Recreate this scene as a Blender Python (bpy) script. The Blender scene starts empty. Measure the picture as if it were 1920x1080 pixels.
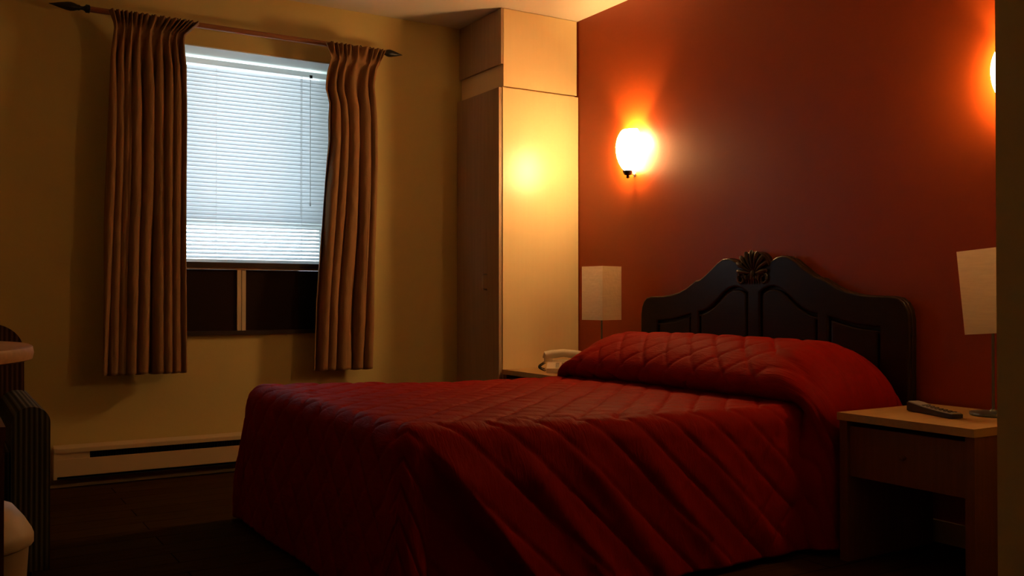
import bpy, bmesh, math, random
from mathutils import Vector, Matrix, noise
R = math.radians
PI = math.pi
random.seed(4)
S = bpy.context.scene
COL = S.collection

# ------------------------------------------------------------------ camera
CAMX, CAMY, CAMZ = -3.09, 0.0, 0.88
YAW = 31.43
cam_d = bpy.data.cameras.new('camera')
cam_d.sensor_width = 36.0
cam_d.lens = 1762.0 / 1920.0 * 36.0
cam_d.clip_start = 0.05
cam = bpy.data.objects.new('camera', cam_d)
COL.objects.link(cam)
cam.location = (CAMX, CAMY, CAMZ)
cam.rotation_euler = (R(90.585), 0, R(-YAW))
S.camera = cam

# ------------------------------------------------------------------ world, window light, exposure
S.view_settings.view_transform = 'Standard'
S.view_settings.look = 'None'
S.view_settings.gamma = 1.0
S.view_settings.use_curve_mapping = False
S.view_settings.exposure = 0.0
W = bpy.data.worlds.new('sky')
S.world = W
W.use_nodes = True
nt = W.node_tree
bg = nt.nodes['Background']
tc = nt.nodes.new('ShaderNodeTexCoord')
sp = nt.nodes.new('ShaderNodeSeparateXYZ')
rp = nt.nodes.new('ShaderNodeValToRGB')
rp.color_ramp.elements[0].position = 0.0
rp.color_ramp.elements[0].color = (0.86, 0.93, 1.0, 1)
rp.color_ramp.elements[1].position = 0.5
rp.color_ramp.elements[1].color = (0.62, 0.80, 1.0, 1)
nt.links.new(tc.outputs['Generated'], sp.inputs[0])
nt.links.new(sp.outputs['Z'], rp.inputs[0])
nt.links.new(rp.outputs[0], bg.inputs[0])
bg.inputs[1].default_value = 5.2
ld = bpy.data.lights.new('window_portal', 'AREA')
ld.shape = 'RECTANGLE'
ld.size, ld.size_y = 1.07, 1.44
ld.cycles.is_portal = True
lo = bpy.data.objects.new('window_portal', ld)
COL.objects.link(lo)
lo.location = (-1.755, 5.17, 1.42)
lo.rotation_euler = (R(-90), 0, 0)          # emits towards -y, into the room
BULB_W = 27.0
SHADE_E = 98.0
WARM = (1.0, 0.57, 0.20)

# ------------------------------------------------------------------ materials
def mat(name, col, rough=0.6, spec=0.5, metal=0.0, noise_amt=0.0, noise_scale=8.0, bump=0.0, bump_scale=80.0,
        grain=None, trans=0.0, sheen=0.0, coat=0.0):
    m = bpy.data.materials.new(name)
    m.use_nodes = True
    n = m.node_tree.nodes
    L = m.node_tree.links
    b = n['Principled BSDF']
    b.inputs['Base Color'].default_value = (*col, 1)
    b.inputs['Roughness'].default_value = rough
    b.inputs['Specular IOR Level'].default_value = spec
    b.inputs['Metallic'].default_value = metal
    if coat:
        b.inputs['Coat Weight'].default_value = coat
        b.inputs['Coat Roughness'].default_value = 0.2
    if sheen:
        b.inputs['Sheen Weight'].default_value = sheen
    t = n.new('ShaderNodeTexCoord')
    if noise_amt or grain:
        mp = n.new('ShaderNodeMapping')
        if grain:
            mp.inputs['Scale'].default_value = grain
        ns = n.new('ShaderNodeTexNoise')
        ns.inputs['Scale'].default_value = noise_scale
        ns.inputs['Detail'].default_value = 5
        L.new(t.outputs['Object'], mp.inputs[0])
        L.new(mp.outputs[0], ns.inputs['Vector'])
        cr = n.new('ShaderNodeValToRGB')
        a = noise_amt if noise_amt else 0.05
        cr.color_ramp.elements[0].position = 0.3
        cr.color_ramp.elements[1].position = 0.7
        cr.color_ramp.elements[0].color = (*[c * (1 - a) for c in col], 1)
        cr.color_ramp.elements[1].color = (*[min(1, c * (1 + a)) for c in col], 1)
        L.new(ns.outputs['Fac'], cr.inputs[0])
        L.new(cr.outputs[0], b.inputs['Base Color'])
    if bump:
        nb = n.new('ShaderNodeTexNoise')
        nb.inputs['Scale'].default_value = bump_scale
        nb.inputs['Detail'].default_value = 4
        L.new(t.outputs['Object'], nb.inputs['Vector'])
        bp = n.new('ShaderNodeBump')
        bp.inputs['Strength'].default_value = bump
        bp.inputs['Distance'].default_value = 0.01
        L.new(nb.outputs['Fac'], bp.inputs['Height'])
        L.new(bp.outputs[0], b.inputs['Normal'])
    if trans:
        out = n['Material Output']
        tr = n.new('ShaderNodeBsdfTranslucent')
        tr.inputs[0].default_value = (*col, 1)
        mx = n.new('ShaderNodeMixShader')
        mx.inputs[0].default_value = trans
        L.new(b.outputs[0], mx.inputs[1])
        L.new(tr.outputs[0], mx.inputs[2])
        L.new(mx.outputs[0], out.inputs[0])
    return m

M = {}
M['wall'] = mat('painted_wall', (0.60, 0.48, 0.19), 0.75, 0.25, noise_amt=0.02, noise_scale=2.0, bump=0.05, bump_scale=120)
M['red_wall'] = mat('red_painted_wall', (0.32, 0.048, 0.005), 0.42, 0.32, noise_amt=0.03, noise_scale=2.0, bump=0.04, bump_scale=60)
M['ceiling'] = mat('ceiling_paint', (0.72, 0.66, 0.55), 0.9, 0.1, bump=0.05, bump_scale=150)
M['reveal'] = mat('white_reveal', (0.80, 0.84, 0.80), 0.7, 0.2)
M['laminate'] = mat('maple_laminate', (0.82, 0.65, 0.35), 0.30, 0.5, noise_amt=0.012, noise_scale=4.0, grain=(14, 14, 0.7))
M['door_laminate'] = mat('brown_laminate', (0.40, 0.27, 0.16), 0.5, 0.4, noise_amt=0.10, noise_scale=5.0, grain=(16, 16, 0.6))
M['desk_wood'] = mat('orange_wood', (0.42, 0.22, 0.09), 0.45, 0.5, noise_amt=0.12, noise_scale=5.0, grain=(2, 14, 14))
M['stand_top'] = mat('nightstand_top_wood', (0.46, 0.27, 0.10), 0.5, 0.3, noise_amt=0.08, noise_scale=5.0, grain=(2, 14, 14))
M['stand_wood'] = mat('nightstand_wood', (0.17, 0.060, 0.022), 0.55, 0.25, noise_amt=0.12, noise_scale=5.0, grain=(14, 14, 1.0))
M['dark_wood'] = mat('dark_stained_wood', (0.024, 0.011, 0.005), 0.30, 0.2, noise_amt=0.15, noise_scale=5.0, grain=(10, 2, 10), coat=0.0)
M['carve'] = mat('carved_dark_wood', (0.028, 0.014, 0.009), 0.4, 0.5, bump=0.1)
M['cabinet'] = mat('red_brown_cabinet_wood', (0.14, 0.045, 0.02), 0.5, 0.4, noise_amt=0.15, noise_scale=5.0, grain=(14, 14, 1))
M['quilt'] = mat('red_quilt_satin', (0.245, 0.0068, 0.0010), 0.65, 0.04)
def quilt_detail(m):
    n = m.node_tree.nodes; L = m.node_tree.links; b = n['Principled BSDF']
    uv = n.new('ShaderNodeUVMap'); uv.uv_map = 'cloth'
    mp = n.new('ShaderNodeMapping'); mp.inputs['Scale'].default_value = (60, 18, 1)
    ns = n.new('ShaderNodeTexNoise'); ns.inputs['Scale'].default_value = 1.0; ns.inputs['Detail'].default_value = 5; ns.inputs['Distortion'].default_value = 1.2
    bp = n.new('ShaderNodeBump'); bp.inputs['Strength'].default_value = .45; bp.inputs['Distance'].default_value = .006
    L.new(uv.outputs[0], mp.inputs[0]); L.new(mp.outputs[0], ns.inputs['Vector']); L.new(ns.outputs['Fac'], bp.inputs['Height']); L.new(bp.outputs[0], b.inputs['Normal'])
quilt_detail(M['quilt'])
M['mattress'] = mat('mattress_ticking', (0.6, 0.55, 0.48), 0.9)
M['curtain'] = mat('tan_curtain_cloth', (0.27, 0.145, 0.062), 0.85, 0.2, noise_amt=0.14, noise_scale=7.0, grain=(9, 9, 0.25), bump=0.2, bump_scale=140, trans=0.06)
M['iron'] = mat('black_iron', (0.012, 0.011, 0.010), 0.45, 0.5, metal=0.3)
M['rod'] = mat('rod_wood', (0.30, 0.11, 0.035), 0.4, 0.5, noise_amt=0.1, grain=(1, 12, 12))
M['blind'] = mat('white_blind_slats', (0.88, 0.90, 0.92), 0.5, 0.4, trans=0.5)
M['blind_rail'] = mat('white_blind_rail', (0.85, 0.87, 0.86), 0.4, 0.5, trans=0.35)
M['cord'] = mat('white_cord', (0.88, 0.88, 0.88), 0.8, 0.2, trans=0.6)
M['frame_dark'] = mat('dark_window_frame', (0.028, 0.014, 0.010), 0.45, 0.4)
M['panel_dark'] = mat('dark_brown_panel', (0.020, 0.008, 0.005), 0.6, 0.1)
M['panel_black'] = mat('black_panel', (0.006, 0.007, 0.007), 0.5, 0.2)
M['mullion'] = mat('cream_mullion', (0.62, 0.50, 0.34), 0.5, 0.4)
M['heater'] = mat('cream_enamel', (0.60, 0.46, 0.27), 0.45, 0.5)
M['heater_dark'] = mat('dark_grille', (0.010, 0.011, 0.013), 0.6, 0.3)
M['baseboard'] = mat('baseboard_paint', (0.42, 0.33, 0.20), 0.6, 0.3)
M['paper'] = mat('rice_paper', (0.86, 0.76, 0.58), 0.9, 0.1, noise_amt=0.10, noise_scale=10.0, grain=(1.2, 1.2, 16), bump=0.5, bump_scale=60, trans=0.5)
M['chrome'] = mat('brushed_metal', (0.5, 0.48, 0.44), 0.3, 0.5, metal=1.0)
M['lamp_base'] = mat('grey_metal_base', (0.16, 0.17, 0.17), 0.4, 0.5, metal=0.6)
M['phone'] = mat('beige_plastic', (0.66, 0.56, 0.40), 0.4, 0.5)
M['phone_key'] = mat('pale_keys', (0.76, 0.70, 0.58), 0.5, 0.5)
M['black'] = mat('black_plastic', (0.012, 0.012, 0.013), 0.4, 0.5)
M['remote_top'] = mat('grey_plastic', (0.36, 0.34, 0.33), 0.35, 0.5)
M['bin'] = mat('cream_plastic', (0.42, 0.31, 0.18), 0.5, 0.5)
M['box'] = mat('cream_box', (0.42, 0.33, 0.20), 0.5, 0.4)
M['glass'] = None

def stripe_mat(name, c1, c2, scale):
    m = bpy.data.materials.new(name); m.use_nodes = True
    n = m.node_tree.nodes; L = m.node_tree.links; b = n['Principled BSDF']
    t = n.new('ShaderNodeTexCoord'); w = n.new('ShaderNodeTexWave')
    w.bands_direction = 'X'; w.inputs['Scale'].default_value = scale; w.inputs['Distortion'].default_value = 0.1
    cr = n.new('ShaderNodeValToRGB')
    cr.color_ramp.elements[0].position = .35; cr.color_ramp.elements[1].position = .65
    cr.color_ramp.elements[0].color = (*c1, 1); cr.color_ramp.elements[1].color = (*c2, 1)
    L.new(t.outputs['Object'], w.inputs['Vector']); L.new(w.outputs['Fac'], cr.inputs[0]); L.new(cr.outputs[0], b.inputs['Base Color'])
    b.inputs['Roughness'].default_value = 0.95
    b.inputs['Specular IOR Level'].default_value = 0.1
    bp = n.new('ShaderNodeBump'); bp.inputs['Strength'].default_value = 0.4; bp.inputs['Distance'].default_value = 0.004
    L.new(w.outputs['Fac'], bp.inputs['Height']); L.new(bp.outputs[0], b.inputs['Normal'])
    return m
M['arm_stripe'] = stripe_mat('striped_chair_cloth', (0.045, 0.042, 0.032), (0.12, 0.11, 0.085), 22)
M['back_stripe'] = stripe_mat('brown_striped_chair_cloth', (0.045, 0.020, 0.011), (0.11, 0.055, 0.030), 20)

def glass_mat():
    m = bpy.data.materials.new('window_glass'); m.use_nodes = True
    n = m.node_tree.nodes; L = m.node_tree.links
    g = n.new('ShaderNodeBsdfGlossy'); g.inputs['Roughness'].default_value = 0.03
    t = n.new('ShaderNodeBsdfTransparent'); t.inputs[0].default_value = (0.95, 0.98, 0.97, 1)
    x = n.new('ShaderNodeMixShader'); x.inputs[0].default_value = 0.06
    L.new(t.outputs[0], x.inputs[1]); L.new(g.outputs[0], x.inputs[2]); L.new(x.outputs[0], n['Material Output'].inputs[0])
    return m
M['glass'] = glass_mat()

def shade_mat(name, k):
    m = bpy.data.materials.new(name); m.use_nodes = True
    b = m.node_tree.nodes['Principled BSDF']
    b.inputs['Base Color'].default_value = (0.9, 0.8, 0.65, 1)
    b.inputs['Emission Color'].default_value = (1.0, 0.60, 0.23, 1)
    b.inputs['Emission Strength'].default_value = SHADE_E * k
    return m
M['shade'] = shade_mat('lit_frosted_glass', 1.0)
M['shade_dim'] = shade_mat('dimmer_lit_frosted_glass', 0.55)

def floor_mat():
    m = bpy.data.materials.new('dark_plank_floor'); m.use_nodes = True
    n = m.node_tree.nodes; L = m.node_tree.links; b = n['Principled BSDF']
    t = n.new('ShaderNodeTexCoord'); br = n.new('ShaderNodeTexBrick')
    br.inputs['Color1'].default_value = (0.062, 0.027, 0.007, 1); br.inputs['Color2'].default_value = (0.080, 0.036, 0.010, 1)
    br.inputs['Mortar'].default_value = (0.012, 0.007, 0.004, 1)
    br.inputs['Scale'].default_value = 1.0; br.inputs['Mortar Size'].default_value = 0.002
    br.inputs['Brick Width'].default_value = 1.2; br.inputs['Row Height'].default_value = 0.13
    mp = n.new('ShaderNodeMapping'); mp.inputs['Scale'].default_value = (1.5, 18, 1)
    ns = n.new('ShaderNodeTexNoise'); ns.inputs['Scale'].default_value = 4; ns.inputs['Detail'].default_value = 6
    mx = n.new('ShaderNodeMixRGB'); mx.blend_type = 'MULTIPLY'; mx.inputs[0].default_value = 0.6
    L.new(t.outputs['Object'], br.inputs['Vector']); L.new(t.outputs['Object'], mp.inputs[0]); L.new(mp.outputs[0], ns.inputs['Vector'])
    L.new(br.outputs[0], mx.inputs[1]); L.new(ns.outputs['Fac'], mx.inputs[2]); L.new(mx.outputs[0], b.inputs['Base Color'])
    b.inputs['Roughness'].default_value = 0.6
    b.inputs['Specular IOR Level'].default_value = 0.0
    return m
M['floor'] = floor_mat()

# ------------------------------------------------------------------ helpers
def link(name, me, m, parent=None, smooth=False):
    if m is not None:
        me.materials.append(m)
    o = bpy.data.objects.new(name, me)
    COL.objects.link(o)
    if parent:
        o.parent = parent
    if smooth:
        me.polygons.foreach_set('use_smooth', [True] * len(me.polygons))
    return o

def from_bm(name, bm, m, parent=None, smooth=False, bevel=0.0, seg=2):
    if bevel:
        bmesh.ops.bevel(bm, geom=[e for e in bm.edges if e.calc_face_angle(0) > 0.6], offset=bevel, segments=seg, profile=0.6, affect='EDGES')
    bmesh.ops.recalc_face_normals(bm, faces=bm.faces[:])
    me = bpy.data.meshes.new(name)
    bm.to_mesh(me)
    bm.free()
    o = link(name, me, m, parent)
    if smooth:
        me.polygons.foreach_set('use_smooth', [True] * len(me.polygons))
        try:
            me.set_sharp_from_angle(angle=R(40))
        except Exception:
            pass
    return o

def bx(bm, x0, x1, y0, y1, z0, z1, mtx=None):
    vs = [bm.verts.new((x, y, z)) for x in (x0, x1) for y in (y0, y1) for z in (z0, z1)]
    for f in ((0, 1, 3, 2), (4, 6, 7, 5), (0, 4, 5, 1), (2, 3, 7, 6), (0, 2, 6, 4), (1, 5, 7, 3)):
        bm.faces.new([vs[i] for i in f])
    if mtx:
        bmesh.ops.transform(bm, matrix=mtx, verts=vs)
    return vs

def box(name, b, m, parent=None, bevel=0.0, seg=2):
    bm = bmesh.new()
    bx(bm, *b)
    return from_bm(name, bm, m, parent, smooth=bevel > 0, bevel=bevel, seg=seg)

def lathe(bm, prof, n=32, mtx=None, cap=True, sy=1.0):
    rings = []
    allv = []
    for r, z in prof:
        ring = [bm.verts.new((r * math.cos(2 * PI * i / n), sy * r * math.sin(2 * PI * i / n), z)) for i in range(n)]
        rings.append(ring); allv += ring
    for a, b in zip(rings, rings[1:]):
        for i in range(n):
            bm.faces.new((a[i], a[(i + 1) % n], b[(i + 1) % n], b[i]))
    if cap:
        bm.faces.new(rings[0][::-1]); bm.faces.new(rings[-1])
    if mtx:
        bmesh.ops.transform(bm, matrix=mtx, verts=allv)
    return allv

def tube(bm, pts, r, n=10):
    pts = [Vector(p) for p in pts]
    rings = []
    for i, p in enumerate(pts):
        t = (pts[min(i + 1, len(pts) - 1)] - pts[max(i - 1, 0)]).normalized()
        up = Vector((0, 0, 1)) if abs(t.z) < 0.9 else Vector((1, 0, 0))
        a = t.cross(up).normalized(); b = t.cross(a).normalized()
        rr = r[i] if isinstance(r, (list, tuple)) else r
        rings.append([bm.verts.new(p + a * rr * math.cos(2 * PI * k / n) + b * rr * math.sin(2 * PI * k / n)) for k in range(n)])
    for A, B in zip(rings, rings[1:]):
        for k in range(n):
            bm.faces.new((A[k], A[(k + 1) % n], B[(k + 1) % n], B[k]))
    bm.faces.new(rings[0][::-1]); bm.faces.new(rings[-1])

def thing(name, label, cat, loc=(0, 0, 0), group=None):
    o = bpy.data.objects.new(name, None)
    COL.objects.link(o)
    o.location = loc
    o.empty_display_size = 0.1
    return tag(o, label, cat, group)

def tag(o, label, cat, group=None):
    o['label'] = label
    o['category'] = cat
    if group:
        o['group'] = group
    return o

def struct(o):
    o['kind'] = 'structure'
    return o

def smoothstep(a, b, x):
    t = max(0.0, min(1.0, (x - a) / (b - a)))
    return t * t * (3 - 2 * t)

def interp(tab, x):
    if x <= tab[0][0]:
        return tab[0][1]
    for (a, b), (c, d) in zip(tab, tab[1:]):
        if x <= c:
            return b + (d - b) * (x - a) / (c - a)
    return tab[-1][1]

def dup(root, loc, label=None, group=None):
    r = root.copy(); COL.objects.link(r); r.location = loc
    if label: r['label'] = label
    if group: r['group'] = group
    for ch in list(root.children):
        c = ch.copy(); COL.objects.link(c); c.parent = r
        for g in list(ch.children):
            d = g.copy(); COL.objects.link(d); d.parent = c
    return r

# ------------------------------------------------------------------ room shell
WY = 4.82          # window wall plane
CH = 2.445         # ceiling
LX, BY = -3.80, -1.6
WX0, WX1, WZ0, WZ1 = -2.29, -1.22, 0.70, 2.143
struct(box('floor', (LX - .1, 0.1, BY - .1, WY + .3, -0.1, 0.0), M['floor']))
struct(box('ceiling', (LX - .1, 0.1, BY - .1, WY + .3, CH, CH + .1), M['ceiling']))
struct(box('wall_red', (0.0, 0.1, BY, WY, 0, CH), M['red_wall']))
struct(box('wall_left', (LX - .1, LX, BY, WY, 0, CH), M['wall']))
struct(box('wall_behind', (LX - .1, 0.1, BY - .1, BY, 0, CH), M['wall']))
bm = bmesh.new()
bx(bm, LX - .1, WX0, WY, WY + .3, 0, CH)
bx(bm, WX1, 0.1, WY, WY + .3, 0, CH)
bx(bm, WX0, WX1, WY, WY + .3, 0, WZ0)
bx(bm, WX0, WX1, WY, WY + .3, WZ1, CH)
struct(from_bm('wall_window', bm, M['wall']))
struct(box('wall_right', (-0.952, 0.0, 1.15, 1.30, 0, CH), M['wall'], bevel=0.004))
struct(box('baseboard_window', (LX, -0.52, WY - .012, WY, 0, .075), M['baseboard'], bevel=0.003))
struct(box('baseboard_red', (-0.014, 0.0, 1.30, 4.34, 0, .078), M['baseboard'], bevel=0.003))
# unseen slab added outside above the window to darken the upper blind
struct(box('added_shade_slab', (-4.2, 0.6, WY + .31, WY + 1.15, 2.44, 2.56), M['reveal']))

# window: lined reveal, sash with two panes, lower dark panels
win = bpy.data.objects.new('window_1', None); COL.objects.link(win); struct(win)
bm = bmesh.new()
t = 0.006
bx(bm, WX0, WX1, WY + .002, WY + .30, WZ1 - t, WZ1 - .0005)
bx(bm, WX0 + .0005, WX0 + t, WY + .002, WY + .30, 1.0, WZ1 - t)
bx(bm, WX1 - t, WX1 - .0005, WY + .002, WY + .30, 1.0, WZ1 - t)
from_bm('reveal_lining', bm, M['reveal'], win)
bm = bmesh.new()
fy0, fy1 = WY + .24, WY + .285
a0, a1 = WX0 + t, WX1 - t
for b in ((a0, a0 + .04, 1.03, WZ1 - t), (a1 - .04, a1, 1.03, WZ1 - t), (a0 + .04, a1 - .04, WZ1 - t - .012, WZ1 - t), (a0 + .04, a1 - .04, 1.03, 1.07)):
    bx(bm, b[0], b[1], fy0, fy1, b[2], b[3])
bx(bm, a0 + .04, a1 - .04, fy0 - .012, fy1, 1.262, 1.300)
from_bm('window_frame', bm, M['reveal'], win)
box('pane', (a0 + .041, a1 - .041, fy0 + .02, fy0 + .025, 1.30, WZ1 - t - .013), M['glass'], win)
box('pane', (a0 + .041, a1 - .041, fy0 + .02, fy0 + .025, 1.071, 1.261), M['glass'], win)
bm = bmesh.new()
bx(bm, a0, a1, WY - .012, fy0, 1.032, 1.058)            # dark ledge
bx(bm, a0 - .02, a1 + .02, WY - .022, WY + .02, .692, .712)  # bottom rail
bx(bm, a0, a0 + .03, WY, WY + .03, .712, 1.032)
bx(bm, a1 - .03, a1, WY, WY + .03, .712, 1.032)
from_bm('ledge_frame', bm, M['frame_dark'], win, bevel=0.002)
box('top_strip', (a0 + .03, a1 - .03, WY - .004, WY + .01, 1.022, 1.032), M['door_laminate'], win)
box('lower_panel', (a0 + .03, -1.786, WY + .012, WY + .03, .712, 1.022), M['panel_dark'], win)
box('lower_panel', (-1.742, -1.462, WY + .012, WY + .03, .712, 1.022), M['panel_dark'], win)
box('lower_panel', (-1.462, a1 - .03, WY + .02, WY + .035, .712, 1.022), M['panel_black'], win)
bm = bmesh.new()
bx(bm, -1.786, -1.766, WY + .002, WY + .03, .712, 1.022)
bx(bm, -1.762, -1.742, WY + .002, WY + .03, .712, 1.022)
bx(bm, -1.766, -1.762, WY + .010, WY + .03, .712, 1.022)
from_bm('mullion', bm, M['mullion'], win, bevel=0.0012)

# ------------------------------------------------------------------ venetian blind
bl = thing('venetian_blind', 'closed white venetian blind glowing with daylight in the window recess', 'blind', (-1.755, WY + .17, 1.06))
bY = 0.0
hw = 0.522
bm = bmesh.new()
bx(bm, -hw, hw, bY - .015, bY + .025, 1.030, 1.058)
from_bm('headrail', bm, M['blind_rail'], bl, bevel=0.003)
bm = bmesh.new()
z = 1.010
tilt = R(72)
while z > 0.030:
    tilt = R(72) if z > .235 else R(36)
    m4 = Matrix.Translation((0, bY, z)) @ Matrix.Rotation(tilt, 4, 'X')
    # slightly crowned slat
    for k in range(4):
        y0 = -.0125 + k * .00625; y1 = y0 + .00625
        c = lambda y: .0018 * (1 - (y / .0125) ** 2)
        vs = [bm.verts.new(m4 @ Vector(p)) for p in ((-hw, y0, c(y0)), (hw, y0, c(y0)), (hw, y1, c(y1)), (-hw, y1, c(y1)))]
        bm.faces.new(vs)
    z -= 0.0208
bmesh.ops.remove_doubles(bm, verts=bm.verts[:], dist=1e-5)
sl = from_bm('slats', bm, M['blind'], bl, smooth=True)
md = sl.modifiers.new('thickness', 'SOLIDIFY'); md.thickness = 0.0005
box('bottom_rail', (-hw, hw, bY - .010, bY + .010, .004, .020), M['blind_rail'], bl, bevel=0.003)
bm = bmesh.new()
for x in (-.36, -.10, .36):
    for dy in (-.0145, .0145):
        tube(bm, [(x, bY + dy, .02), (x, bY + dy, 1.031)], .0007, 6)
from_bm('ladder_cords', bm, M['cord'], bl)
bm = bmesh.new()
tube(bm, [(.405, bY - .02, 1.028), (.405, bY - .024, .34)], .0022, 8)
lathe(bm, [(.001, .0), (.005, .004), (.004, .02), (.001, .022)], 8, Matrix.Translation((.405, bY - .024, .32)))
from_bm('tilt_wand', bm, M['cord'], bl)
bm = bmesh.new()
bx(bm, .398, .412, bY - .034, bY - .026, 1.022, 1.038)
from_bm('wand_hook', bm, M['black'], bl)
bm = bmesh.new()
for x in (.350, .356):
    tube(bm, [(x, bY - .022, 1.03), (x, bY - .024, .26)], .0010, 6)
from_bm('pull_cord', bm, M['cord'], bl)

# ------------------------------------------------------------------ curtain rod
RY = WY - .10
RZ = 2.215
rod = thing('curtain_rod', 'wooden curtain pole with black spearhead finials above the window', 'curtain rod', (-1.78, RY, RZ))
bm = bmesh.new()
tube(bm, [(-.72, 0, 0), (.71, 0, 0)], .0140, 16)
from_bm('pole', bm, M['rod'], rod, smooth=True)
spear = [(.013, 0), (.019, .003), (.019, .018), (.013, .022), (.0085, .030), (.0085, .040), (.013, .046), (.012, .052), (.018, .068), (.0205, .082), (.019, .098), (.012, .130), (.005, .155), (.0012, .172)]
for s in (-1, 1):
    bm = bmesh.new()
    mt = Matrix.Translation((.715 if s > 0 else -.715, 0, 0)) @ Matrix.Rotation(s * PI / 2, 4, 'Y')
    lathe(bm, [(r, z * (.88 if s > 0 else 1)) for r, z in spear], 16, mt)
    from_bm('finial', bm, M['iron'], rod, smooth=True)
for x in (-.52, .60):
    bm = bmesh.new()
    tube(bm, [(x, .098, -.015), (x, .06, -.018), (x, .015, -.018), (x, -.012, -.012), (x, -.017, 0)], .005, 8)
    lathe(bm, [(.020, 0), (.020, .006), (.012, .008)], 16, Matrix.Translation((x, .0995, -.015)) @ Matrix.Rotation(PI / 2, 4, 'X'))
    from_bm('bracket', bm, M['iron'], rod, smooth=True)

# ------------------------------------------------------------------ curtains
def curtain(name, label, left_tab, right_tab, ztop, zbot, pleats, seed, group, phase=0.0, backfold=False):
    """cloth sheet: left and right edges given as tables over z, pinch pleats at the heading"""
    x0 = (left_tab[0][1] + right_tab[0][1]) / 2
    root = thing(name, label, 'curtain', (x0, RY, zbot), group)
    nz, nx = 150, 260
    zp = ztop - .082
    rnd = random.Random(seed)
    ph = [rnd.uniform(-.25, .25) for _ in range(pleats + 2)]
    am = [rnd.uniform(.75, 1.25) for _ in range(pleats + 2)]
    bm = bmesh.new()
    grid = []
    for j in range(nz + 1):
        v = j / nz
        z = ztop - (ztop - zbot) * (v ** 1.25)
        L = interp(left_tab, z); Rr = interp(right_tab, z)
        row = []
        head = smoothstep(zp - .01, ztop, z)               # flare above the pinch
        pinch = math.exp(-((z - zp) / .022) ** 2)
        fall = smoothstep(zp, zp - .35, z) if False else smoothstep(0, .35, zp - z)
        for i in range(nx + 1):
            u = i / nx
            k = u * pleats
            kk = min(int(k), pleats - 1)
            w = noise.noise(Vector((u * 5, z * 1.1, seed))) * .30 * fall
            uu = k + phase + w + .22 * math.sin(u * 9 + seed) 
            c = math.cos(2 * PI * uu)
            s2 = math.sin(2 * PI * uu)
            # below: deep rounded folds ; heading: sharp double folds
            amp = .012 + .030 * fall * (0.8 + .4 * noise.noise(Vector((kk * .7, 3.1, seed)))) 
            y = -amp * (abs(c) ** .8) * (1 if c > 0 else -1)
            sway = .018 * fall * s2                         # folds lean over themselves
            if z > zp:
                y = -.022 * head * math.cos(4 * PI * uu + 2 * noise.noise(Vector((u * 6, 0, seed)))) - .014 * c * (1 - head) - .012
            y *= (1 - .45 * pinch)
            gat = .80 * math.exp(-((z - zp) / .035) ** 2) + .35 * smoothstep(zp, ztop, z)
            env = smoothstep(0, .06, u) * smoothstep(0, .06, 1 - u)
            x = L + (Rr - L) * u + sway * .8 * env - gat * env * (Rr - L) / pleats / (2 * PI) * s2
            y += .010 * noise.noise(Vector((x * 7, z * 2.5, seed + 9))) * fall
            y += .004 * noise.noise(Vector((x * 30, z * 14, seed + 3)))
            row.append(bm.verts.new((x - x0, y - .022 - .044 * smoothstep(zp - .12, zp + .03, z), z - zbot + (.003 * math.sin(uu * 2 * PI) if j == nz else 0))))
        grid.append(row)
    for j in range(nz):
        for i in range(nx):
            bm.faces.new((grid[j][i], grid[j][i + 1], grid[j + 1][i + 1], grid[j + 1][i]))
    o = from_bm('cloth', bm, M['curtain'], root, smooth=False)
    o.data.polygons.foreach_set('use_smooth', [True] * len(o.data.polygons))
    md = o.modifiers.new('thickness', 'SOLIDIFY'); md.thickness = 0.0022; md.offset = 0
    # rings of thread hooks over the rod
    for q in range(pleats):
        bm = bmesh.new()
        xx = interp(left_tab, zp) + (interp(right_tab, zp) - interp(left_tab, zp)) * (q + .5) / pleats - x0
        zc = RZ - zbot
        tube(bm, [(xx, .0175 * math.sin(a), zc + .0175 * math.cos(a)) for a in [2 * PI * i / 14 for i in range(15)]], .0022, 6)
        from_bm('curtain_ring', bm, M['iron'], root, smooth=True)
    return root

LT = [(.52, -2.440), (1.2, -2.432), (2.0, -2.410), (2.125, -2.400), (2.15, -2.405), (2.235, -2.432)]
RT = [(.52, -2.064), (1.2, -2.070), (2.0, -2.068), (2.10, -2.085), (2.135, -2.085), (2.20, -2.020), (2.235, -2.012)]
curtain('curtain', 'tan pleated curtain on the left of the window, evenly folded', LT, RT, 2.208, .52, 8, 11, 'curtains at the window')
LT = [(.50, -1.432), (.874, -1.420), (1.32, -1.372), (1.70, -1.345), (1.90, -1.350), (1.97, -1.368), (2.06, -1.362), (2.12, -1.350), (2.235, -1.392)]
RT = [(.50, -1.100), (.874, -1.092), (1.6, -1.078), (2.0, -1.082), (2.10, -1.085), (2.15, -1.07), (2.235, -1.040)]
curtain('curtain', 'tan pleated curtain on the right of the window, bunched and crooked', LT, RT, 2.206, .50, 5, 23, 'curtains at the window', phase=.3)

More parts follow.
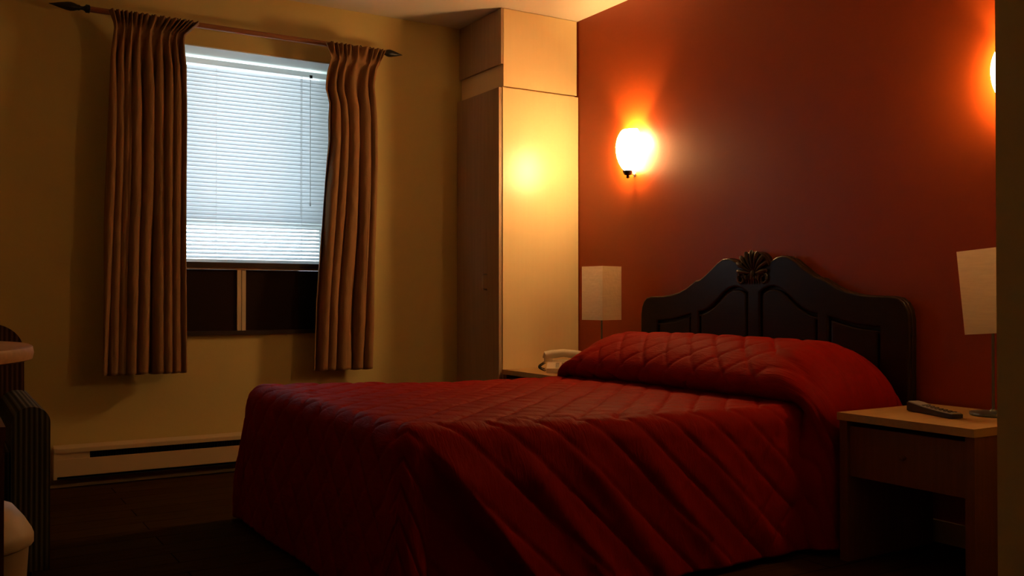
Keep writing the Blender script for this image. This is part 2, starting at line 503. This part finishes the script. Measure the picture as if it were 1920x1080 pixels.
# ------------------------------------------------------------------ closet in the corner
CY = 4.336
cl = thing('wardrobe', 'tall maple laminate wardrobe filling the corner beside the red wall', 'wardrobe', (-.25, 4.58, 0))
def wbox(n, b, m, bevel=.002):
    return box(n, (b[0] + .25, b[1] + .25, b[2] - 4.58, b[3] - 4.58, b[4], b[5]), m, p_, bevel=bevel)
p_ = cl
wbox('side_panel', (-.500, -.004, CY - .004, CY + .018, .0, 2.012), M['laminate'])
wbox('carcass', (-.498, -.004, CY + .019, WY - .003, .0, 2.010), M['door_laminate'])
wbox('door', (-.522, -.5005, CY + .001, WY - .006, .04, 2.012), M['door_laminate'])
d_ = cl.children[-1]
bm = bmesh.new()
hx, hy = -.522 + .25, 4.469 - 4.58
tube(bm, [(hx, hy, 1.008), (hx - .022, hy, 1.006), (hx - .026, hy, .995), (hx - .026, hy, .938), (hx - .022, hy, .926), (hx, hy, .924)], .0045, 10)
from_bm('door_handle', bm, M['chrome'], d_, smooth=True)
p_ = cl
tp = thing('wall_cupboard', 'maple laminate cupboard box above the wardrobe, under the ceiling', 'cupboard', (-.25, 4.58, 2.02))
def tbox(n, b, m, bevel=.0015):
    return box(n, (b[0] + .25, b[1] + .25, b[2] - 4.58, b[3] - 4.58, b[4] - 2.02, b[5] - 2.02), m, tp, bevel=bevel)
tbox('side_panel', (-.492, -.010, CY + .002, CY + .020, 2.022, CH - .003), M['laminate'])
tbox('carcass', (-.490, -.010, CY + .0205, WY - .003, 2.014, CH - .003), M['laminate'])
tbox('door', (-.507, -.4915, CY + .004, WY - .006, 2.142, CH - .004), M['door_laminate'])

# ------------------------------------------------------------------ baseboard heater
ht = thing('baseboard_heater', 'long cream electric baseboard heater low under the window', 'heater', (-1.9, WY - .013, 0))
hx0, hx1 = -2.633 + 1.9, -.60 + 1.9
box('back_plate', (hx0 + .002, hx1, -.010, -.001, .045, .196), M['heater'], ht)
box('front_panel', (hx0, hx1, -.062, -.056, .060, .138), M['heater'], ht, bevel=.002)
bm = bmesh.new()
pr = [(-.010, .198), (-.060, .190), (-.064, .186), (-.064, .168), (-.060, .168), (-.058, .184), (-.010, .192)]
va = [bm.verts.new((hx0, y, z)) for y, z in pr]; vb = [bm.verts.new((hx1, y, z)) for y, z in pr]
for i in range(len(pr)):
    k = (i + 1) % len(pr)
    bm.faces.new((va[i], va[k], vb[k], vb[i]))
bm.faces.new(va); bm.faces.new(vb[::-1])
from_bm('top_cover', bm, M['heater'], ht)
box('end_cap', (hx0 - .002, hx0 + .012, -.063, -.001, .048, .190), M['heater'], ht, bevel=.002)
box('control_panel', (hx0 + .012, hx0 + .150, -.058, -.050, .138, .170), M['heater'], ht)
box('grille', (hx0 + .150, hx1, -.045, -.040, .130, .176), M['heater_dark'], ht)
bm = bmesh.new()
x = hx0 + .155
while x < hx1:
    bx(bm, x, x + .001, -.055, -.0455, .085, .164); x += .012
from_bm('fins', bm, M['heater_dark'], ht)
box('bottom_plate', (hx0, hx1, -.056, -.0105, .045, .050), M['heater_dark'], ht)

# ------------------------------------------------------------------ bed
bed = thing('bed', 'double bed with a dark carved wooden headboard against the red wall', 'bed', (-1.0, 2.97, 0))
def L2(x, y, z): return (x + 1.0, y - 2.97, z)
box('mattress', (-1.99 + 1, -.13 + 1, 2.33 - 2.97, 3.68 - 2.97, .26, .475), M['mattress'], bed, bevel=.04, seg=4)
box('bed_base', (-1.98 + 1, -.13 + 1, 2.35 - 2.97, 3.66 - 2.97, .10, .255), M['mattress'], bed, bevel=.01)
for sx in (-1.9, -.25):
    for sy in (2.45, 3.55):
        bm = bmesh.new(); lathe(bm, [(.022, 0), (.03, .10)], 12, Matrix.Translation(L2(sx, sy, 0)))
        from_bm('leg', bm, M['black'], bed)

HBC = 2.94
half = [(0, 1.081), (.028, 1.079), (.050, 1.070), (.070, 1.052), (.080, 1.030), (.088, 1.020), (.100, 1.036), (.125, 1.050), (.155, 1.057), (.190, 1.055),
        (.225, 1.038), (.262, 1.012), (.300, .986), (.335, .966), (.350, .961), (.368, .960), (.395, .945), (.435, .924), (.480, .907), (.540, .894), (.600, .888), (.690, .886),
        (.722, .880), (.745, .862), (.760, .835), (.767, .800), (.768, .76), (.766, .50), (.766, .02)]
outline = [(HBC + a, b) for a, b in half] + [(HBC - a, b) for a, b in reversed(half[1:])]

def curve_mesh(name, polys, ext, bev, m, parent, x, smooth=True, off=0.0):
    cu = bpy.data.curves.new(name, 'CURVE'); cu.dimensions = '2D'; cu.fill_mode = 'BOTH'
    cu.extrude = max(ext - bev, 0.0); cu.bevel_depth = bev; cu.bevel_resolution = 3; cu.offset = -bev if off == 0 else off
    for pl in polys:
        s = cu.splines.new('POLY'); s.points.add(len(pl) - 1); s.use_cyclic_u = True
        for p, (a, b) in zip(s.points, pl):
            p.co = (a, b, 0, 1)
    to = bpy.data.objects.new('tmp', cu); COL.objects.link(to)
    bpy.context.view_layer.update()
    dg = bpy.context.evaluated_depsgraph_get()
    me = bpy.data.meshes.new_from_object(to.evaluated_get(dg))
    bpy.data.objects.remove(to)
    mt = Matrix(((0, 0, 1, x), (1, 0, 0, 0), (0, 1, 0, 0), (0, 0, 0, 1)))
    me.transform(mt)
    me.transform(Matrix.Translation((-parent_off[0], -parent_off[1], -parent_off[2])))
    me.materials.clear()
    o = link(name, me, m, parent)
    if smooth:
        me.polygons.foreach_set('use_smooth', [True] * len(me.polygons))
        try: me.set_sharp_from_angle(angle=R(35))
        except Exception: pass
    return o
parent_off = (-1.0, 2.97, 0)

def pan_in(side):   # middle arched panel, distances from the centre
    return [(side * a, b) for a, b in [(.036, .30), (.036, .902), (.060, .917), (.090, .927), (.118, .928), (.150, .920), (.185, .900), (.220, .872), (.255, .846), (.290, .828), (.318, .818), (.334, .816), (.346, .816), (.346, .30)]]
def pan_out(side):
    return [(side * a, b) for a, b in [(.400, .30), (.400, .806), (.440, .796), (.490, .784), (.540, .775), (.630, .768), (.640, .768), (.640, .30)]]
holes = []
for s in (-1, 1):
    for f in (pan_in, pan_out):
        holes.append([(HBC + a, b) for a, b in f(s)])
hb = curve_mesh('headboard', [outline], .013, .006, M['dark_wood'], bed, -.030)
fr = curve_mesh('frame', [outline] + holes, .012, .008, M['dark_wood'], hb, -.052)
def shrink(pl, d):
    c = Vector((sum(p[0] for p in pl) / len(pl), sum(p[1] for p in pl) / len(pl)))
    n = len(pl); out = []
    area = sum(pl[i][0] * pl[(i + 1) % n][1] - pl[(i + 1) % n][0] * pl[i][1] for i in range(n))
    sg = 1 if area > 0 else -1
    for i in range(n):
        a = Vector(pl[i - 1]); b = Vector(pl[i]); e = Vector(pl[(i + 1) % n])
        t1 = (b - a).normalized(); t2 = (e - b).normalized()
        n1 = Vector((-t1.y, t1.x)) * sg; n2 = Vector((-t2.y, t2.x)) * sg
        nn = (n1 + n2).normalized(); k = d / max(.5, nn.dot(n1))
        out.append(tuple(b + nn * k))
    return out
for h in holes:
    curve_mesh('panel', [shrink(h, .018)], .010, .008, M['dark_wood'], hb, -.050, off=-.002)

# shell carving
bm = bmesh.new()
cy, cz = HBC, .985
nl = 9
for i in range(nl):
    a = R(8 + 164 * i / (nl - 1))
    dirv = Vector((0, math.cos(a), math.sin(a)))
    ln = .088 if abs(i - nl // 2) < 4 else .074
    pts, rad = [], []
    for q in range(9):
        f = q / 8
        pts.append(Vector((-.066 - .010 * math.sin(f * PI * .8), cy, cz)) + dirv * (.012 + ln * f))
        rad.append(.0022 + .0085 * f if f < .9 else .007)
    tube(bm, [Vector(L2(*p)) for p in pts], rad, 8)
# central bud
lathe(bm, [(.001, -.026), (.009, -.018), (.012, 0), (.007, .016), (.001, .022)], 10, Matrix.Translation(L2(-.068, cy, cz - .006)))
for s in (-1, 1):
    pts, rad = [], []
    for q in range(26):
        th = q / 25 * 2.6 * PI
        r = .033 - .026 * q / 25
        pts.append(Vector(L2(-.070, cy + s * (.064 - r * math.cos(th) * .85), .962 + r * math.sin(th))))
        rad.append(.0075 - .0035 * q / 25)
    tube(bm, pts, rad, 8)
    for q in range(3):
        tube(bm, [Vector(L2(-.064, cy + s * (.004 + .008 * q), .985)), Vector(L2(-.070, cy + s * (.010 + .012 * q), .962)), Vector(L2(-.064, cy + s * (.006 + .016 * q), .938))], [.003, .006, .002], 8)
from_bm('shell_carving', bm, M['carve'], hb, smooth=True)

# ------------------------------------------------------------------ quilted bedspread
def catmull(P, n=14):
    out = []
    for i in range(len(P) - 1):
        p0 = P[max(i - 1, 0)]; p1 = P[i]; p2 = P[i + 1]; p3 = P[min(i + 2, len(P) - 1)]
        for k in range(n):
            t = k / n
            out.append(tuple(.5 * ((2 * b) + (-a + c) * t + (2 * a - 5 * b + 4 * c - d) * t * t + (-a + 3 * b - 3 * c + d) * t ** 3) for a, b, c, d in zip(p0, p1, p2, p3)))
    out.append(P[-1])
    return out
def spread():
    prof = [(-.092, .47), (-.098, .58), (-.135, .665), (-.21, .703), (-.30, .714), (-.40, .700), (-.49, .660), (-.550, .612), (-.568, .572), (-.545, .535), (-.505, .510),
            (-.560, .500), (-.64, .503), (-.9, .503), (-1.3, .508), (-1.7, .520), (-1.99, .532)]
    NP = 10
    dense = catmull(prof)
    cum = [0]
    for a, b in zip(dense, dense[1:]):
        cum.append(cum[-1] + math.dist(a, b))
    crease_s = cum[14 * NP]
    st = .0080
    nt_ = int(cum[-1] / st)
    rows = []   # (x, z, s, ea)
    j = 0
    for i in range(nt_ + 1):
        s = cum[-1] * i / nt_
        while j < len(cum) - 2 and cum[j + 1] < s: j += 1
        f = (s - cum[j]) / max(1e-9, cum[j + 1] - cum[j])
        rows.append((dense[j][0] * (1 - f) + dense[j + 1][0] * f, dense[j][1] * (1 - f) + dense[j + 1][1] * f, s, 0.0))
    s0 = cum[-1]
    R0 = .062
    q = R0 * PI / 2
    DROP = .532 - .022 - R0
    nfoot = int((q + DROP) / st)
    for i in range(1, nfoot + 1):
        e = (q + DROP) * i / nfoot
        rows.append((-1.99, .532, s0 + e, e))
    # columns: (zone, value) across y. eb on either side, top in between
    cols = []
    nside = int((q + DROP) / st)
    for i in range(nside, 0, -1): cols.append((-1, (q + DROP) * i / nside))
    ntop = 176
    for i in range(ntop + 1): cols.append((0, i / ntop))
    for i in range(1, nside + 1): cols.append((1, (q + DROP) * i / nside))
    verts = []; qc = []
    for (x, zt, s, ea) in rows:
        # pillow weight
        if s < crease_s:
            w = smoothstep(.50, .66, zt) if s > crease_s * .5 else 1.0
            fs = s / crease_s
            w2 = 1 - smoothstep(.90, 1.0, fs)
            xlin = -.092 - .49 * fs
        else:
            w = 0.0; w2 = 0.0; xlin = x
        nearE = 2.255 - .085 * w2 * (.5 + .5 * w); farE = 3.725 - .005 * w2
        Rn = R0 + .20 * w; Rz = R0 + (zt - .50) * .9 * w if w > 0 else R0
        for zone, val in cols:
            # slow undulation of the top
            if zone == 0:
                y = (nearE + Rn) + (farE - Rn - nearE - Rn) * val
                eb, sd = 0.0, 0
            else:
                y = nearE + Rn if zone < 0 else farE - Rn
                eb, sd = val, (-1 if zone < 0 else 1)
            zz = zt
            if ea == 0 and eb == 0:
                p = Vector((x, y, zz))
            else:
                d = max(ea, eb)
                th = math.atan2(eb, ea) if ea > 0 else PI / 2
                if w > 0:
                    f = min(1, d / q)
                    out = Rn * math.sin(f * PI / 2); dn = Rz * (1 - math.cos(f * PI / 2))
                    rest = max(0, d - q)
                    tot = (zt - .022 - Rz)
                    dn += rest / DROP * tot
                    out += rest * .012
                else:
                    f = min(1, d / q)
                    out = R0 * math.sin(f * PI / 2); dn = R0 * (1 - math.cos(f * PI / 2))
                    rest = max(0, d - q)
                    tot = zt - .022 - R0
                    dn += rest / DROP * tot
                    out += rest * (.06 if sd <= 0 else .03)
                dx = -math.cos(th) if ea > 0 else 0
                dy = sd * math.sin(th)
                # corner rounding spreads the cloth in a cone
                if ea > 0 and eb > 0:
                    out += .05 * math.sin(2 * th) * min(1, rest / .3)
                xx = x
                if s < crease_s and eb > 0:
                    xx = x + (xlin - x) * smoothstep(0.02, .25, d)
                p = Vector((xx + dx * out, y + dy * out, zz - dn))
                # big fold at the near foot corner, running down towards the headboard
                if sd < 0 and ea == 0:
                    r = (p.x + 2.02) - .80 * (zt - p.z)
                    k = smoothstep(.02, .16, zt - p.z)
                    lf = smoothstep(-.028, .012, r)
                    b = (.055 * math.exp(-max(0, r) / .16) + .010) * lf * k
                    p.y -= b
                    # softer companion folds
                    for c0, a0 in ((.26, .016), (.47, .014), (.70, .012), (.95, .010), (1.22, .008)):
                        rr = r - c0
                        p.y -= a0 * math.exp(-(rr / .045) ** 2) * k
                if sd < 0 and ea > 0 and eb > 0:
                    p.y += .0
            # broad waviness
            n1 = noise.noise(Vector((p.x * 2.1, p.y * 2.1, p.z * 2.1 + 5)))
            if eb > 0 or ea > 0:
                amp = .014 * min(1, max(ea, eb) / .2)
                if sd < 0 or ea > 0 and eb == 0:
                    p.y -= amp * n1 if eb > 0 else 0
                    p.x -= amp * n1 if (ea > 0) else 0
            else:
                p.z += .006 * n1 * (1 if w == 0 else 1.6)
            verts.append(p)
            bb = (y - 2.99) + (sd * eb)
            qc.append((s, bb))
    nc = len(cols); nr = len(rows)
    me = bpy.data.meshes.new('bedspread')
    faces = []
    for i in range(nr - 1):
        for k in range(nc - 1):
            a = i * nc + k
            faces.append((a, a + 1, a + nc + 1, a + nc))
    me.from_pydata([tuple(v) for v in verts], [], faces)
    me.update()
    nrm = [v.normal.copy() for v in me.vertices]
    if nrm[(nr // 2) * nc + nc // 2].z < 0:
        me.flip_normals(); me.update()
        nrm = [v.normal.copy() for v in me.vertices]
    P = .107
    uv = me.uv_layers.new(name='cloth')
    for lp in me.loops:
        uv.data[lp.index].uv = qc[lp.vertex_index]
    for i, v in enumerate(me.vertices):
        s, b = qc[i]
        n2 = noise.noise(Vector((s * 3, b * 3, 1.7))) * .012
        q1 = ((s + b) / 1.41421 + n2) / P; q2 = ((s - b) / 1.41421 - n2) / P
        d1 = abs(q1 - round(q1)) * P; d2 = abs(q2 - round(q2)) * P
        side = 1 if (abs(b) > .68) else 0
        k1 = .0092 if not side else .0045
        k2 = .0055 if not side else .0085
        h = k1 * (1 - math.exp(-d1 / .007)) + k2 * (1 - math.exp(-d2 / .007))
        # small puckers crossing the seams
        pk = noise.noise(Vector((s * 30, b * 12, 4.0))) * .0012 + noise.noise(Vector((s * 9, b * 14, 8.0))) * .0030
        # crumpled run along the near top edge
        x, y = v.co.x, v.co.y
        cr = math.exp(-((y - 2.34) / .06) ** 2) * smoothstep(-2.0, -1.7, x) * (1 - smoothstep(-1.15, -.85, x)) if v.co.z > .44 else 0
        pk += cr * .010 * noise.noise(Vector((s * 18, b * 26, 2.0)))
        v.co += nrm[i] * (h + pk - .006)
        if v.co.z < .012: v.co.z = .012
    me.update()
    o = link('bedspread', me, M['quilt'], None, smooth=True)
    md = o.modifiers.new('thickness', 'SOLIDIFY'); md.thickness = .006; md.offset = -1
    tag(o, 'red diamond-quilted bedspread draped over the bed and pillows to the floor', 'bedspread')
spread()

# ------------------------------------------------------------------ nightstands
def nightstand(label, loc, group):
    r = thing('nightstand', label, 'nightstand', loc, group)
    w = .245      # half width (y)
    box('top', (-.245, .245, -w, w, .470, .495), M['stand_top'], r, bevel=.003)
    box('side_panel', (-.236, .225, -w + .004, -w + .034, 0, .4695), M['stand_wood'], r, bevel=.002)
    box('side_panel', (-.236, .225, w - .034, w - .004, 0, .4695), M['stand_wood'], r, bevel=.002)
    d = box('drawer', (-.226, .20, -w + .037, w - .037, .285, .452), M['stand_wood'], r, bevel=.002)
    bm = bmesh.new()
    lathe(bm, [(.006, 0), (.004, .008), (.009, .014), (.006, .020), (.001, .021)], 14, Matrix.Translation((-.2255, 0, .375)) @ Matrix.Rotation(-PI / 2, 4, 'Y'))
    from_bm('knob', bm, M['stand_wood'], d, smooth=True)
    box('back_rail', (.205, .222, -w + .034, w - .034, .30, .4695), M['stand_wood'], r)
    return r
n1 = nightstand('light-topped wooden nightstand nearest the camera, with a remote control on it', (-.262, 1.886, 0), 'nightstands beside the bed')
dup(n1, (-.262, 4.085, 0), 'wooden nightstand behind the bed, against the wardrobe, holding the telephone', 'nightstands beside the bed')

# ------------------------------------------------------------------ table lamps
def lamp(label, loc, rot, tilt, group):
    r = thing('table_lamp', label, 'table lamp', loc, group)
    r.rotation_euler = (0, 0, rot)
    bm = bmesh.new(); lathe(bm, [(.070, .0), (.072, .004), (.070, .010), (.012, .014), (.008, .02)], 32)
    from_bm('base', bm, M['lamp_base'], r, smooth=True)
    bm = bmesh.new(); tube(bm, [(0, 0, .016), (0, 0, .36)], .0045, 10)
    bx(bm, -.066, .066, -.0015, .0015, .300, .304); bx(bm, -.0015, .0015, -.066, .066, .300, .304)
    from_bm('stem', bm, M['lamp_base'], r)
    bm = bmesh.new()
    h = .0715; z0, z1 = .270, .543
    nn = 8
    ring = []
    cs = [(-h, -h), (h, -h), (h, h), (-h, h)]
    lev = 14
    for l in range(lev + 1):
        z = z0 + (z1 - z0) * l / lev
        rr = []
        for c in range(4):
            a = Vector(cs[c]); b = Vector(cs[(c + 1) % 4])
            for k in range(nn):
                p = a.lerp(b, k / nn)
                nb = 1 - .012 * math.sin(PI * k / nn)
                rr.append(bm.verts.new((p.x * nb, p.y * nb, z)))
        ring.append(rr)
    for A, B in zip(ring, ring[1:]):
        for k in range(len(A)):
            bm.faces.new((A[k], A[(k + 1) % len(A)], B[(k + 1) % len(A)], B[k]))
    o = from_bm('lamp_shade', bm, M['paper'], r)
    if tilt:       # shade knocked askew on its stem
        ax = Matrix.Rotation(-rot, 3, 'Z') @ Vector((.853, .521, 0))
        o.data.transform(Matrix.Translation((0, 0, .42)) @ Matrix.Rotation(-tilt, 4, ax) @ Matrix.Translation((0, 0, -.42)))
    # bulb holder under the shade
    bm = bmesh.new(); lathe(bm, [(.014, .34), (.014, .38), (.020, .40), (.028, .43), (.026, .45), (.012, .467), (.001, .470)], 16)
    from_bm('bulb', bm, M['reveal'], r, smooth=True)
    return r
lamp('unlit square rice-paper table lamp between the wardrobe and the headboard', (-.185, 3.872, .496), R(11), None, 'paper table lamps')
lamp('unlit square rice-paper table lamp leaning on the near nightstand, cut off by the right wall', (-.150, 1.800, .496), R(6), R(5), 'paper table lamps')

# ------------------------------------------------------------------ wall sconces
def sconce(label, loc, group, sm='shade', k=1.0):
    r = thing('wall_sconce', label, 'wall lamp', loc, group)
    bm = bmesh.new()
    prev = None
    for i in range(22):                       # half egg standing off the wall, open at the top
        a = -PI / 2 + (PI / 2 + R(56)) * i / 21
        z = .122 * math.sin(a); rr = max(math.cos(a) * (1.0 + .08 * math.sin(a)), .05)
        ring = [bm.verts.new((-.074 * rr * math.cos(R(t)), .086 * rr * math.sin(R(t)), z)) for t in range(-90, 91, 6)]
        if prev:
            for k_ in range(len(ring) - 1):
                bm.faces.new((prev[k_], prev[k_ + 1], ring[k_ + 1], ring[k_]))
        prev = ring
    o = from_bm('glass_shade', bm, M[sm], r, smooth=True)
    md = o.modifiers.new('thickness', 'SOLIDIFY'); md.thickness = .003; md.offset = -1
    bm = bmesh.new(); lathe(bm, [(.001, -.152), (.008, -.149), (.010, -.142), (.006, -.137), (.020, -.131), (.026, -.118), (.027, -.112), (.012, -.110)], 20, Matrix.Translation((-.022, 0, 0)))
    from_bm('finial', bm, M['black'], r, smooth=True)
    bm = bmesh.new()
    lathe(bm, [(.012, 0), (.012, .004), (.006, .006)], 24, Matrix.Translation((.025, 0, -.128)) @ Matrix.Rotation(-PI / 2, 4, 'Y'))
    tube(bm, [(.022, 0, -.128), (-.004, 0, -.128)], .003, 8)
    from_bm('wall_bracket', bm, M['chrome'], r, smooth=True)
    l = bpy.data.lights.new('bulb_light', 'POINT'); l.energy = BULB_W * k; l.color = WARM; l.shadow_soft_size = .012
    lo = bpy.data.objects.new('bulb_light', l); COL.objects.link(lo); lo.parent = r; lo.location = (-.026, 0, .045)
    return r
sconce('glowing egg-shaped wall lamp between the wardrobe and the headboard', (-.024, 3.832, 1.648), 'wall lamps on the red wall')
sconce('glowing wall lamp half hidden behind the right-hand wall edge', (-.026, 1.783, 1.633), 'wall lamps on the red wall', 'shade_dim', .5)

# ------------------------------------------------------------------ telephone
ph = thing('telephone', 'beige push-button desk telephone on the far nightstand', 'telephone', (-.310, 4.035, .496))
ph.rotation_euler = (0, 0, R(-36))
bm = bmesh.new()
vs = bx(bm, -.085, .085, -.10, .095, 0, .03)
for v in vs:
    if v.co.z > .02 and v.co.y > 0: v.co.z = .055
    if v.co.z > .02 and v.co.y < 0: v.co.z = .022
from_bm('body', bm, M['phone'], ph, smooth=True, bevel=.006, seg=3)
bm = bmesh.new()
for i in range(3):
    for j in range(4):
        x = -.030 + i * .030; y = -.070 + j * .026
        z = .022 + (y + .10) / .195 * .033
        bx(bm, x - .009, x + .009, y - .007, y + .007, z - .002, z + .004)
from_bm('keypad', bm, M['phone_key'], ph)
bm = bmesh.new()
tube(bm, [(-.098, .055, .062), (-.09, .055, .078), (-.06, .055, .086), (0, .055, .092), (.06, .055, .086), (.09, .055, .078), (.098, .055, .062)], [.016, .026, .023, .021, .023, .026, .016], 14)
for s in (-1, 1):
    lathe(bm, [(.021, 0), (.023, .012), (.019, .026)], 18, Matrix.Translation((s * .082, .055, .047)))
from_bm('handset', bm, M['phone'], ph, smooth=True)
bm = bmesh.new()
pts = []
for i in range(150):
    f = i / 149; a = f * 2 * PI * 19
    c = Vector((-.095 - .030 * math.sin(f * PI), .050 - .11 * f, .050 - .038 * f ** .6 + .0))
    pts.append(c + Vector((.006 * math.cos(a), 0, .006 * math.sin(a))))
tube(bm, pts, .0016, 5)
from_bm('coiled_cord', bm, M['black'], ph)

# ------------------------------------------------------------------ remote control
rc = thing('remote_control', 'dark remote control with a pale top lying on the near nightstand', 'remote control', (-.293, 1.915, .496))
rc.rotation_euler = (0, 0, math.atan2(.215, .079))
bm = bmesh.new()
pr = [(-.115, .020, .014), (-.09, .024, .015), (-.03, .021, .017), (.03, .022, .021), (.085, .026, .028), (.115, .023, .030)]
prev = None
for x, hw_, h in pr:
    c = [bm.verts.new((x, -hw_, .002)), bm.verts.new((x, hw_, .002)), bm.verts.new((x, hw_, h)), bm.verts.new((x, -hw_, h))]
    if prev:
        for k in range(4): bm.faces.new((prev[k], prev[(k + 1) % 4], c[(k + 1) % 4], c[k]))
    else: bm.faces.new(c)
    prev = c
bm.faces.new(prev[::-1])
from_bm('body', bm, M['black'], rc, smooth=True, bevel=.003)
bm = bmesh.new(); prev = None
for x, hw_, h in pr:
    c = [bm.verts.new((x * .97, -hw_ + .003, h + .0003)), bm.verts.new((x * .97, hw_ - .003, h + .0003)), bm.verts.new((x * .97, hw_ - .004, h + .003)), bm.verts.new((x * .97, -hw_ + .004, h + .003))]
    if prev:
        for k in range(4): bm.faces.new((prev[k], prev[(k + 1) % 4], c[(k + 1) % 4], c[k]))
    else: bm.faces.new(c)
    prev = c
bm.faces.new(prev[::-1])
tpc = from_bm('top_cover', bm, M['remote_top'], rc)
bm = bmesh.new()
for i in range(7):
    for j in (-1, 0, 1):
        x = -.09 + i * .022; z = interp([(a, c) for a, b, c in pr], x) + .003
        bx(bm, x - .004, x + .004, j * .011 - .0035, j * .011 + .0035, z - .001, z + .0018)
from_bm('buttons', bm, M['black'], rc)

# ------------------------------------------------------------------ round table at the left edge
tb = thing('round_table', 'round wooden table cut off at the left edge of the photo', 'table', (-3.335, 2.73, 0))
bm = bmesh.new(); lathe(bm, [(.445, .722), (.455, .726), (.458, .740), (.455, .756), (.448, .760)], 96)
from_bm('tabletop', bm, M['desk_wood'], tb, smooth=True)
bm = bmesh.new(); lathe(bm, [(.035, .04), (.030, .3), (.035, .70), (.12, .7215)], 24)
from_bm('pedestal', bm, M['cabinet'], tb, smooth=True)
bm = bmesh.new(); lathe(bm, [(.24, 0), (.24, .015), (.10, .035), (.036, .05)], 40)
from_bm('foot', bm, M['cabinet'], tb, smooth=True)

# ------------------------------------------------------------------ armchair
ac = thing('armchair', 'striped upholstered armchair with rounded back behind the round table', 'armchair', (-3.17, 3.5, 0))
def arch(w0, w1, z0, z1, r, y0, y1, rake=0.0):
    bm = bmesh.new()
    pts = [(w0, z0)]
    for i in range(11):
        a = PI - (PI / 2) * i / 10
        pts.append((w0 + r + r * math.cos(a), z1 - r + r * math.sin(a)))
    for i in range(11):
        a = PI / 2 - (PI / 2) * i / 10
        pts.append((w1 - r + r * math.cos(a), z1 - r + r * math.sin(a)))
    pts.append((w1, z0))
    A = [bm.verts.new((x, y0 + rake * (z - z0), z)) for x, z in pts]
    B = [bm.verts.new((x, y1 + rake * (z - z0), z)) for x, z in pts]
    n = len(pts)
    for i in range(n):
        bm.faces.new((A[i], A[(i + 1) % n], B[(i + 1) % n], B[i]))
    bm.faces.new(A); bm.faces.new(B[::-1])
    return bm
# armchair faces the camera side; local x = world x offset from -3.17
from_bm('backrest', arch(-.30, .345, .25, .785, .10, .24, .36, .10), M['back_stripe'], ac, smooth=True, bevel=.012)
for x0 in (.268, -.36):
    from_bm('armrest', arch(x0, x0 + .105, .06, .552, .050, -.345, .36), M['arm_stripe'], ac, smooth=True, bevel=.010)
box('seat', (-.252, .265, -.33, .235, .22, .42), M['arm_stripe'], ac, bevel=.03, seg=3)
box('seat_base', (-.254, .267, -.31, .35, .06, .215), M['arm_stripe'], ac, bevel=.004)
for sx in (-.31, .31):
    for sy in (-.29, .30):
        bm = bmesh.new(); lathe(bm, [(.016, 0), (.022, .0595)], 12, Matrix.Translation((sx, sy, 0)))
        from_bm('leg', bm, M['cabinet'], ac)

# ------------------------------------------------------------------ waste bin, cabinet, box
bn = thing('waste_bin', 'cream plastic bin with domed lid in the lower left corner', 'bin', (-3.035, 2.33, 0))
bm = bmesh.new(); lathe(bm, [(.095, 0), (.099, .004), (.120, .338), (.123, .342)], 40, sy=.95)
from_bm('body', bm, M['bin'], bn, smooth=True)
bm = bmesh.new(); lathe(bm, [(.127, .3425), (.1295, .346), (.1295, .362), (.125, .374), (.110, .400), (.088, .428), (.050, .444), (.001, .450)], 40, sy=.95)
from_bm('lid', bm, M['bin'], bn, smooth=True)

cb = thing('cabinet', 'red-brown wooden cabinet at the far lower left edge', 'cabinet', (-3.25, 1.85, 0))
box('body', (-.25, .247, -.24, .16, 0, .665), M['cabinet'], cb, bevel=.002)
box('top', (-.25, .248, -.25, .17, .6655, .686), M['cabinet'], cb, bevel=.002)
bx_ = box('box', (-.11, .11, -.08, .08, 0, .074), M['box'], None, bevel=.004)
bx_.location = (-3.119, 1.70, .687)
tag(bx_, 'low cream box on the cabinet at the left edge', 'box')
